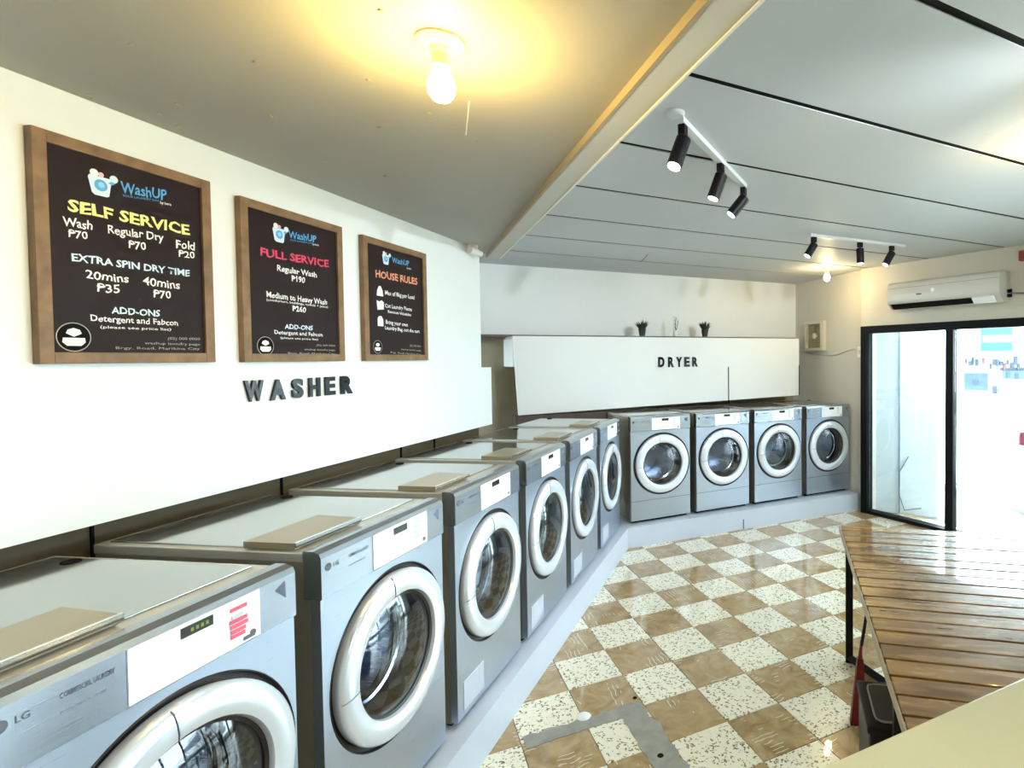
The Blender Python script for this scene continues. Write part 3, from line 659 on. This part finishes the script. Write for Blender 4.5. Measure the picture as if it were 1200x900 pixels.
# ------------------------------------------------------------------ exhaust fan, cable, switch
t = thing('exhaust_fan', 'square beige exhaust fan high on the wall beside the glass door', 'fan', FN.P(FN.at(957, 392)[0], 0, FN.at(957, 411)[1]), FN.a)
FANW = mat('fan_plastic', (.62, .58, .47), .45); FANG = mat('fan_grille', (.34, .29, .19), .5)
bm = bm_new()
for a in ((-.19, .19, 0, .035), (-.19, .19, .325, .36), (-.19, -.15, .035, .325), (.13, .19, .035, .325)): box(bm, a[0], a[1], -.05, 0, a[2], a[3], bev=.003)
obj('housing', bm, FANW, t); bx('back_plate', FANG, t, -.16, .15, -.012, -.001, .03, .33)
for k in range(5):
    an = 2*PI*k/5+.3; bm = bm_new(); ca, sa = math.cos(an), math.sin(an); cb, sb = math.cos(an+.8), math.sin(an+.8)
    vs = [(-.01+ca*.03, -.02, .18+sa*.03), (-.01+ca*.13, -.030, .18+sa*.13), (-.01+cb*.13, -.016, .18+sb*.13), (-.01+cb*.03, -.016, .18+sb*.03)]
    a = [bm.verts.new(v) for v in vs]; b = [bm.verts.new((v[0], v[1]+.003, v[2])) for v in vs]; bm.faces.new(a); bm.faces.new(b[::-1])
    for i in range(4): bm.faces.new((a[i], b[i], b[(i+1) % 4], a[(i+1) % 4]))
    obj('blade', bm, mat('fan_blade', (.36, .31, .20), .5), t)
bm = bm_new(); lathe(bm, [(.035, -.01), (.035, -.038), (.02, -.045)], 20, 'y', (-.01, 0, .18), cap1=True); obj('hub', bm, FANW, t, True)
for r in (.06, .09, .12, .145):
    bm = bm_new(); tube(bm, [(-.01+r*math.cos(2*PI*k/28), -.046, .18+r*math.sin(2*PI*k/28)) for k in range(29)], .0022, 5); obj('grille_ring', bm, FANG, t)
bm = bm_new(); tube(bm, [FN.P(FN.at(*p, -.008)[0], -.008, FN.at(*p, -.008)[1]) for p in ((944, 413), (955, 415.5), (970, 416.5), (980, 416), (992, 411), (1001, 409))], .005, 6)
o = obj('power_cable', bm, mat('grey_cable', (.42, .42, .38), .5), smooth=True, label='thin grey cable running from the exhaust fan to the switch', cat='cable')
t = thing('wall_switch', 'small white switch box beside the black door frame', 'switch', FN.P(-.045, 0, 1.69), FN.a)
bx('box', wht, t, -.035, .035, -.03, -.0, 0, .12, bev=.004); bx('rocker', WTR, t, -.012, .012, -.036, -.03, .04, .08)

# ------------------------------------------------------------------ air conditioner
t = thing('air_conditioner', 'white split air conditioner on the wall above the glass door', 'air conditioner', FR.P(.97, 0, 2.165), FR.a)
ACW = mat('ac_white', (.60, .58, .53), .3)
bm = bm_new(); w2, hh = .53, .262
prof = [(-.001, 0.02), (-.001, hh), (-.15, hh), (-.185, hh-.02), (-.20, hh-.06), (-.20, .085), (-.185, .05), (-.12, .0), (-.03, .0)]
a = [bm.verts.new((-w2, p[0], p[1])) for p in prof]; b = [bm.verts.new((w2, p[0], p[1])) for p in prof]
bm.faces.new(a[::-1]); bm.faces.new(b)
for i in range(len(prof)): j = (i+1) % len(prof); bm.faces.new((a[i], a[j], b[j], b[i]))
obj('housing', bm, ACW, t, True)
bm = bm_new(); vs = [(-w2+.03, -.186, .046), (w2-.24, -.186, .046), (w2-.24, -.13, .0), (-w2+.03, -.13, .0)]
a = [bm.verts.new((v[0], v[1]-.002, v[2]-.002)) for v in vs]; b = [bm.verts.new(v) for v in vs]; bm.faces.new(a); bm.faces.new(b[::-1])
for i in range(4): bm.faces.new((a[i], b[i], b[(i+1) % 4], a[(i+1) % 4]))
obj('air_outlet', bm, BLACK, t)
bm = bm_new(); vs = [(w2-.24, -.188, .05), (w2-.05, -.188, .05), (w2-.05, -.13, -.003), (w2-.24, -.13, -.003)]
a = [bm.verts.new((v[0], v[1]-.004, v[2]-.003)) for v in vs]; b = [bm.verts.new(v) for v in vs]; bm.faces.new(a); bm.faces.new(b[::-1])
for i in range(4): bm.faces.new((a[i], b[i], b[(i+1) % 4], a[(i+1) % 4]))
obj('louvre', bm, WPANEL, t)
bx('seam', mat('ac_seam', (.32, .28, .22), .5), t, -w2+.01, w2-.01, -.2015, -.199, hh-.066, hh-.062)
bx('badge', GRAYP, t, -.22, -.17, -.2025, -.199, .115, .130)
bm = bm_new(); lathe(bm, [(.018, -.203), (.018, -.199)], 16, 'y', (-.06, 0, .15), cap0=True, cap1=True); obj('indicator', bm, WPANEL, t)
for z in (.09, .05):
    bm = bm_new(); tube(bm, [(w2-.01, -.04, z), (w2+.03, -.04, z)], .016, 12); o = obj('pipe_stub', bm, BLACK, t)
bm = bm_new(); tube(bm, [(w2+.03, -.04, .07), (w2+.15, -.02, .06), (w2+.4, -.012, .09), (w2+1.0, -.012, .10)], .006, 6); obj('pipe', bm, GRAYP, t, True)
t = thing('wall_box', 'small dark red box high on the wall right of the air conditioner', 'box', FR.P(1.68, 0, 2.50), FR.a)
bx('box', mat('dark_red', (.30, .05, .02), .5), t, -.09, .12, -.06, -.0, 0, .085, bev=.004); bx('cover', mat('dark_red2', (.22, .03, .015), .5), t, -.08, .11, -.066, -.06, .01, .075)

# ------------------------------------------------------------------ shelf plants
LEAFD = mat('dark_leaf', (.03, .05, .025), .5, noise=.4, nscale=30); LEAFG = mat('green_leaf', (.10, .18, .06), .5)
def plant(px_, label, kind, seed):
    u, z = FD.at(px_, 393, .70); t = thing('potted_plant', label, 'plant', FD.P(u, .70, 1.934), FD.a, 'small plants on the fascia shelf')
    rnd = random.Random(seed)
    bm = bm_new()
    if kind == 0: lathe(bm, [(.030, 0), (.040, .07), (.043, .075), (.037, .075), (.034, .06)], 18, cap0=True, cap1=True); obj('pot', bm, mat('dark_pot', (.035, .035, .03), .5), t, True)
    else: lathe(bm, [(.022, 0), (.03, .03), (.028, .06), (.022, .06), (.02, .05)], 18, cap0=True, cap1=True); obj('pot', bm, mat('white_pot', (.88, .88, .85), .3), t, True)
    bm = bm_new()
    if kind == 0:
        for k in range(70):
            an = rnd.uniform(0, 2*PI); tl = rnd.uniform(.15, .95); L_ = rnd.uniform(.07, .12); d = Vector((math.cos(an)*tl, math.sin(an)*tl*.8, 1)).normalized()
            b0 = Vector((math.cos(an)*.02, math.sin(an)*.02, .06)); s = Vector((-d.y, d.x, 0)).normalized()*.008
            v = [bm.verts.new(b0-s*.5), bm.verts.new(b0+d*L_*.5-s), bm.verts.new(b0+d*L_), bm.verts.new(b0+d*L_*.5+s), bm.verts.new(b0+s*.5)]; bm.faces.new(v)
        obj('foliage', bm, LEAFD, t, kind='stuff')
    else:
        tube(bm, [(0, 0, .05), (-.005, 0, .12), (.004, 0, .20)], .004, 6); tube(bm, [(0, 0, .05), (.02, 0, .12), (.03, .0, .17)], .003, 6); obj('stem', bm, LEAFG, t)
        for k in range(14):
            bm = bm_new(); h = .07+.01*k; an = rnd.uniform(-1, 1)+(PI if k % 2 else 0); b0 = Vector((.0, 0, h)); d = Vector((math.cos(an), math.sin(an)*.6, .5)).normalized(); s = Vector((0, 0, 1)).cross(d).normalized()*.009
            v = [bm.verts.new(b0), bm.verts.new(b0+d*.018-s), bm.verts.new(b0+d*.04), bm.verts.new(b0+d*.018+s)]; bm.faces.new(v); obj('leaf', bm, LEAFG, t)
plant(752.5, 'small dark spiky plant in a pot on the shelf, left of the sprig', 0, 1)
plant(792, 'thin green sprig in a tiny white pot on the shelf', 1, 2)
plant(826, 'small dark spiky plant on the shelf, right of the sprig', 0, 3)

# ------------------------------------------------------------------ slatted table
TBX = Frame((2.204, 2.394), math.atan2(-.607, .727))      # x along the slats, y away (far); table runs to -y
t = thing('slatted_table', 'wooden slatted table on black steel legs by the glass door', 'table', (2.204, 2.394, 0), TBX.a)
def wood():
    M = mat('oiled_wood', (.42, .23, .08), .26, coat=.9); nt = M.node_tree; b = nt.nodes['Principled BSDF']
    tc = nt.nodes.new('ShaderNodeTexCoord'); mp = nt.nodes.new('ShaderNodeMapping'); mp.inputs['Scale'].default_value = (2.2, 14, 14)
    oi = nt.nodes.new('ShaderNodeObjectInfo'); cmb = nt.nodes.new('ShaderNodeCombineXYZ'); ml = nt.nodes.new('ShaderNodeMath'); ml.operation = 'MULTIPLY'; ml.inputs[1].default_value = 25
    nt.links.new(oi.outputs['Random'], ml.inputs[0]); nt.links.new(ml.outputs[0], cmb.inputs[0]); nt.links.new(cmb.outputs[0], mp.inputs['Location'])
    n = nt.nodes.new('ShaderNodeTexNoise'); n.inputs['Scale'].default_value = 1.6; n.inputs['Detail'].default_value = 7; n.inputs['Distortion'].default_value = .6
    nt.links.new(tc.outputs['Object'], mp.inputs[0]); nt.links.new(mp.outputs[0], n.inputs['Vector'])
    r = nt.nodes.new('ShaderNodeValToRGB'); e = r.color_ramp.elements; e[0].position = .3; e[0].color = (.17, .075, .012, 1); e[1].position = .72; e[1].color = (.50, .28, .065, 1)
    nt.links.new(n.outputs['Fac'], r.inputs['Fac'])
    hs = nt.nodes.new('ShaderNodeHueSaturation'); mr = nt.nodes.new('ShaderNodeMapRange'); mr.inputs['To Min'].default_value = .78; mr.inputs['To Max'].default_value = 1.2
    nt.links.new(oi.outputs['Random'], mr.inputs['Value']); nt.links.new(mr.outputs[0], hs.inputs['Value']); nt.links.new(r.outputs[0], hs.inputs['Color'])
    nt.links.new(hs.outputs[0], b.inputs['Base Color']); mr2 = nt.nodes.new('ShaderNodeMapRange'); mr2.inputs['To Min'].default_value = .16; mr2.inputs['To Max'].default_value = .36
    nt.links.new(n.outputs['Fac'], mr2.inputs['Value']); nt.links.new(mr2.outputs[0], b.inputs['Roughness'])
    return M
WD = wood(); TW_ = 1.15
SK = math.radians(2.5)                                    # the left edge leans slightly off square
dl = Vector((math.sin(SK), -math.cos(SK), 0))
pitch = .0945
bm = bm_new(); box(bm, 0, TW_, -.0425, .0425, -.022, 0, bev=.0025)
bmesh.ops.recalc_face_normals(bm, faces=bm.faces); sm = bpy.data.meshes.new('slat'); bm.to_mesh(sm); bm.free(); sm.materials.append(WD)
NS = 19
for k in range(NS):
    o = bpy.data.objects.new('slat', sm); C.objects.link(o); o.parent = t
    c = dl*(pitch*(k+.5)); o.location = (c.x+.008, c.y, .75+random.uniform(-.0008, .0008)); o.rotation_euler = (0, 0, random.uniform(-.0012, .0012))
LEN = pitch*NS
bm = bm_new(); e = dl*LEN
for s0 in (0.0, TW_+.010):
    prism(bm, [(s0, 0), (s0+.005, 0), (s0+.005+e.x, e.y), (s0+e.x, e.y)], .718, .749)
obj('edge_strip', bm, mat('edge_wood', (.42, .34, .22), .4), t)
def tl(x, k, z=0): v = dl*(LEN*k); return Vector((x+v.x, v.y, z))
legs = [(.05, .03), (TW_-.06, .03), (.05, .80), (TW_-.06, .93)]
for (x, k) in legs:
    p = tl(x, k); bx('leg', BLK, t, p.x-.019, p.x+.019, p.y-.019, p.y+.019, 0, .727)
bm = bm_new(); a, b = tl(.05, .03), tl(.30, .22); tube(bm, [a+Vector((0, 0, .022)), b+Vector((0, 0, .022))], .024, 4); obj('foot_bar', bm, BLK, t)
bm = bm_new(); a, b = tl(.05, .03, .71), tl(TW_-.06, .03, .71); tube(bm, [a, b], .02, 4); a, b = tl(.05, .80, .71), tl(TW_-.06, .93, .71); tube(bm, [a, b], .02, 4)
for x in (.06, TW_-.06): tube(bm, [tl(x, .03, .70), tl(x, .9, .70)], .02, 4)
obj('apron', bm, BLK, t)

# ------------------------------------------------------------------ cream counter in the foreground
CRM = mat('cream_laminate', (.90, .86, .58), .22, coat=.3, noise=.08, nscale=2.5)
t = thing('counter', 'cream laminate counter in the lower right foreground', 'counter', (1.0, .40, 0), 0)
bx('worktop', CRM, t, -.60, 1.25, -.27, .333, .965, 1.0, bev=.005)
bx('cabinet', WALLC, t, -.55, -.02, -.23, .26, 0.0, .965); bx('end_panel', WALLC, t, 1.19, 1.22, -.23, .0, 0, .965)

# ------------------------------------------------------------------ things under the table
t = thing('storage_bin', 'black plastic bin with a rounded lid panel under the table edge', 'bin', (1.36, 1.335, 0), math.atan2(-.60, .80))
BP = mat('black_plastic', (.008, .007, .007), .4, spec=.3); 
bm = bm_new(); vs = box(bm, 0, .34, 0, .26, 0, .46, bev=.012)
obj('body', bm, BP, t)
LID = mat('bin_lid', (.03, .025, .012), .4); RIMM = mat('bin_rim', (.30, .30, .26), .35)
bm = bm_new(); box(bm, -.008, .348, -.008, .268, .46, .485, bev=.008); obj('lid', bm, BP, t)
bm = bm_new(); box(bm, .025, .32, .025, .235, .4845, .490, bev=.002); obj('lid_panel', bm, LID, t)
bm = bm_new(); rr = [(.025, .05), (.03, .03), (.05, .022), (.30, .022), (.315, .03), (.32, .05), (.32, .21), (.315, .23), (.30, .238), (.05, .238), (.03, .23), (.025, .21), (.025, .05)]
tube(bm, [(p[0], p[1], .489) for p in rr], .0035, 6); obj('rim', bm, RIMM, t)
q = Zp(1007, 848); t = thing('broom', 'red broom leaning at the table corner behind the black bin', 'broom', (q.x, q.y, 0), math.atan2(-.6, .8))
RED = mat('red_bristle', (.22, .012, .008), .5, noise=.4, nscale=60)
bm = bm_new(); vs = []
for zz, wx, wy, cx in ((0, .034, .020, -.008), (.12, .027, .018, -.003), (.24, .018, .015, .002), (.31, .013, .012, .004)):
    vs.append([bm.verts.new((cx+sx*wx, sy*wy, zz)) for sx, sy in ((-1, -1), (1, -1), (1, 1), (-1, 1))])
for a, b in zip(vs, vs[1:]):
    for i in range(4): bm.faces.new((a[i], a[(i+1) % 4], b[(i+1) % 4], b[i]))
bm.faces.new(vs[0][::-1]); bm.faces.new(vs[-1]); obj('bristles', bm, RED, t)
bm = bm_new(); tube(bm, [(.004, 0, .30), (.006, 0, .34), (.010, .0, .38)], .012, 10, taper=[1, .7, .55]); obj('ferrule', bm, mat('broom_red', (.16, .01, .01), .35), t, True)
bm = bm_new(); tube(bm, [(.010, 0, .37), (.03, .0, .50), (.10, .0, .68)], .008, 8); obj('handle', bm, BLK, t)

# ------------------------------------------------------------------ the street outside
GR = mat('street_concrete', (.62, .64, .63), .8, noise=.08, nscale=1)
bm = bm_new(); box(bm, 3.5, 45, -30, 40, -.28, -.06); 
st = struct('ground_street', bm, GR)
bm = bm_new(); q0, q1 = Zp(1117, 578, -.05), Zp(1200, 606, -.05); d = (q1-q0); 
a = q0-d*2; b = q0+d*8; n = Vector((-d.y, d.x, 0)).normalized()*.12
prism(bm, [(a.x, a.y), (b.x, b.y), (b.x+n.x, b.y+n.y), (a.x+n.x, a.y+n.y)], -.06, .03); struct('trim_12', bm, mat('kerb', (.40, .58, .60), .7))
# neighbour's white rendered wall just outside the left pane
OW = mat('outside_white', (.80, .86, .90), .7)
bm = bm_new(); a = Zp(1016, 600); a = FR.P(.02, .18, 0); b = Zp(1098, 606, 0)
dd = (b-a).normalized(); nn = Vector((-dd.y, dd.x, 0))*.25
c = a
prism(bm, [(c.x, c.y), (b.x, b.y), (b.x+nn.x, b.y+nn.y), (c.x+nn.x, c.y+nn.y)], -.06, 3.2); ow = struct('wall_outside', bm, OW)
m0 = Zp(1053, 603, 0); k = (m0-a).dot(dd); m0 = a+dd*k; nr = nn.normalized()*-1
bm = bm_new(); tube(bm, [m0+nr*.012+Vector((0, 0, z)) for z in (.0, 2.6)], .008, 6); obj('downpipe', bm, mat('grey_pipe', (.25, .30, .36), .5), ow)
bm = bm_new(); p = m0+nr*.02; tube(bm, [p+Vector((.05, -.05, .62))+dd*.02, p+Vector((0, 0, .45)), p+Vector((0, 0, .2)), p+dd*.05+Vector((0, 0, .04)), p+dd*.22+Vector((0, 0, .08))], .006, 6)
obj('hanging_cable', bm, GRAYP, smooth=True, label='thin dark cable hanging down the white wall outside the door', cat='cable')
# building across the street
q = Zp(1112, 482); q2 = Zp(1200, 484)
FB_ = Frame((q.x, q.y), math.atan2(q2.y-q.y, q2.x-q.x))
t = thing('shop_building', 'sun-bleached shop across the street with a turquoise sign', 'building', (q.x, q.y, -.06), FB_.a)
BW = mat('bleached_render', (.80, .86, .86), .8, noise=.05, nscale=.6)
bm = bm_new(); box(bm, -8, 14, .0, 5, 0, 4.6); obj('facade', bm, BW, t)
def fb(p0, p1, d=0.0):
    u0, z1 = FB_.at(*p0, d); u1, z0 = FB_.at(*p1, d); return u0, u1, z0+.06, z1+.06
def bpart(nm, m_, p0, p1, d0, d1, **k):
    u0, u1, z0, z1 = fb(p0, p1, d0); return bx(nm, m_, t, u0, u1, d0, d1, z0, z1, **k)
bpart('shop_sign', mat('turquoise_sign', (.001, .075, .062), .5), (1149.5, 384), (1187, 411), -.25, -.15)
bpart('sign_stripe', mat('sign_white', (.10, .30, .30), .5), (1151, 393), (1186, 401), -.27, -.25)
bpart('sign_mark', mat('red_print', (.75, .25, .22), .5), (1121, 396), (1131, 400), -.05, -.01)
bpart('awning', mat('awning_grey', (.07, .085, .10), .6), (1112, 413.5), (1215, 417), -.6, .0)
SH = mat('shop_blue', (.018, .04, .09), .6); SH2 = mat('shop_grey', (.015, .025, .04), .6); SH3 = mat('shop_pink', (.09, .02, .045), .6)
for (a, b, m_, nm) in (((1130, 437), (1158, 458), SH, 'shop_window'), ((1175, 433), (1215, 445), mat('shop_sky', (.025, .06, .12), .5), 'shop_window'), ((1172, 431), (1215, 434.5), SH2, 'shelf')): bpart(nm, m_, a, b, -.06, .0)
rnd = random.Random(4)
for k in range(20):
    x = 1131+k*4.1; y = 425+rnd.uniform(-2.5, 4); 
    if rnd.random() < .8: bpart('hanging_goods', rnd.choice((SH, SH2, SH2, SH3)), (x, y-rnd.uniform(2, 5)), (x+rnd.uniform(2.2, 4.6), y+rnd.uniform(2, 6)), -.12, -.02)
for (a, b) in (((1141, 446), (1149, 450)), ((1163, 452), (1169, 462)), ((1180, 436), (1184, 443)), ((1190, 437), (1194, 444))): bpart('shop_goods', SH2, a, b, -.10, -.05)
bpart('shop_counter', mat('counter_pale', (.55, .70, .74), .6), (1148, 462), (1185, 481), -.3, -.0)
bpart('shop_door', mat('door_pale', (.45, .62, .78), .6), (1170, 455), (1185, 478), -.33, -.3)
# parked white car, its rear corner in view
q = Zp(1177, 590); hd = math.radians(-35)
t = thing('car', 'white car parked outside, red tail lamp at the right edge', 'car', (q.x, q.y, -.06), math.atan2(3.72-3.939, 6.6-6.059)-.15)
CW = mat('car_white', (.82, .88, .90), .25, coat=.6)
prof = [(0.0, .42), (.02, .70), (.06, .95), (.16, 1.08), (.42, 1.40), (.70, 1.52), (1.7, 1.55), (2.4, 1.42), (2.95, 1.05), (3.75, .88), (4.05, .66), (4.1, .40), (3.95, .25), (.15, .25)]
bm = bm_new(); rows = []
for yy, ins in ((0.0, .10), (.10, .02), (.25, 0), (1.45, 0), (1.60, .02), (1.70, .10)):
    row = []
    for (x, z) in prof:
        cx, cz = 2.0, .8; f_ = 1-ins*.5
        row.append(bm.verts.new((cx+(x-cx)*(f_ if ins else 1), yy-1.7, cz+(z-cz)*(f_ if ins else 1))))
    rows.append(row)
for a, b in zip(rows, rows[1:]):
    for i in range(len(prof)): j = (i+1) % len(prof); bm.faces.new((a[i], a[j], b[j], b[i]))
bm.faces.new(rows[0][::-1]); bm.faces.new(rows[-1]); obj('body', bm, CW, t, True)
CGL = mat('car_glass', (.10, .16, .24), .08)
bx('rear_window', CGL, t, .14, .17, -1.5, -.2, 1.10, 1.34); bx('side_window', CGL, t, .55, 2.5, -.002, .008, 1.02, 1.36)
bx('side_window', CGL, t, .55, 2.5, -1.708, -1.698, 1.02, 1.36)
TLM = mat('tail_lamp', (.16, .006, .025), .25)
for y0, y1 in ((-.36, .01), (-1.71, -1.34)):
    bm = bm_new(); box(bm, -.02, .20, y0, y1, .78, .93, bev=.02); obj('tail_lamp', bm, TLM, t)
bx('bumper', mat('bumper_grey', (.55, .62, .68), .4), t, -.05, .12, -1.65, -.05, .28, .50, bev=.02)
for x in (.75, 3.25):
    for y in (-.06, -1.64):
        bm = bm_new(); lathe(bm, [(.19, -.10), (.30, -.10), (.32, -.07), (.32, .07), (.30, .10), (.19, .10)], 28, 'y', (x, y-.02 if y > -1 else y+.02, .32)); wh = obj('wheel', bm, FOOTM, t, True)
        bm = bm_new(); lathe(bm, [(.19, -.08), (.19, .08)], 24, 'y', (x, y-.02 if y > -1 else y+.02, .32), cap0=True, cap1=True); obj('wheel_rim', bm, CHROME2, wh)
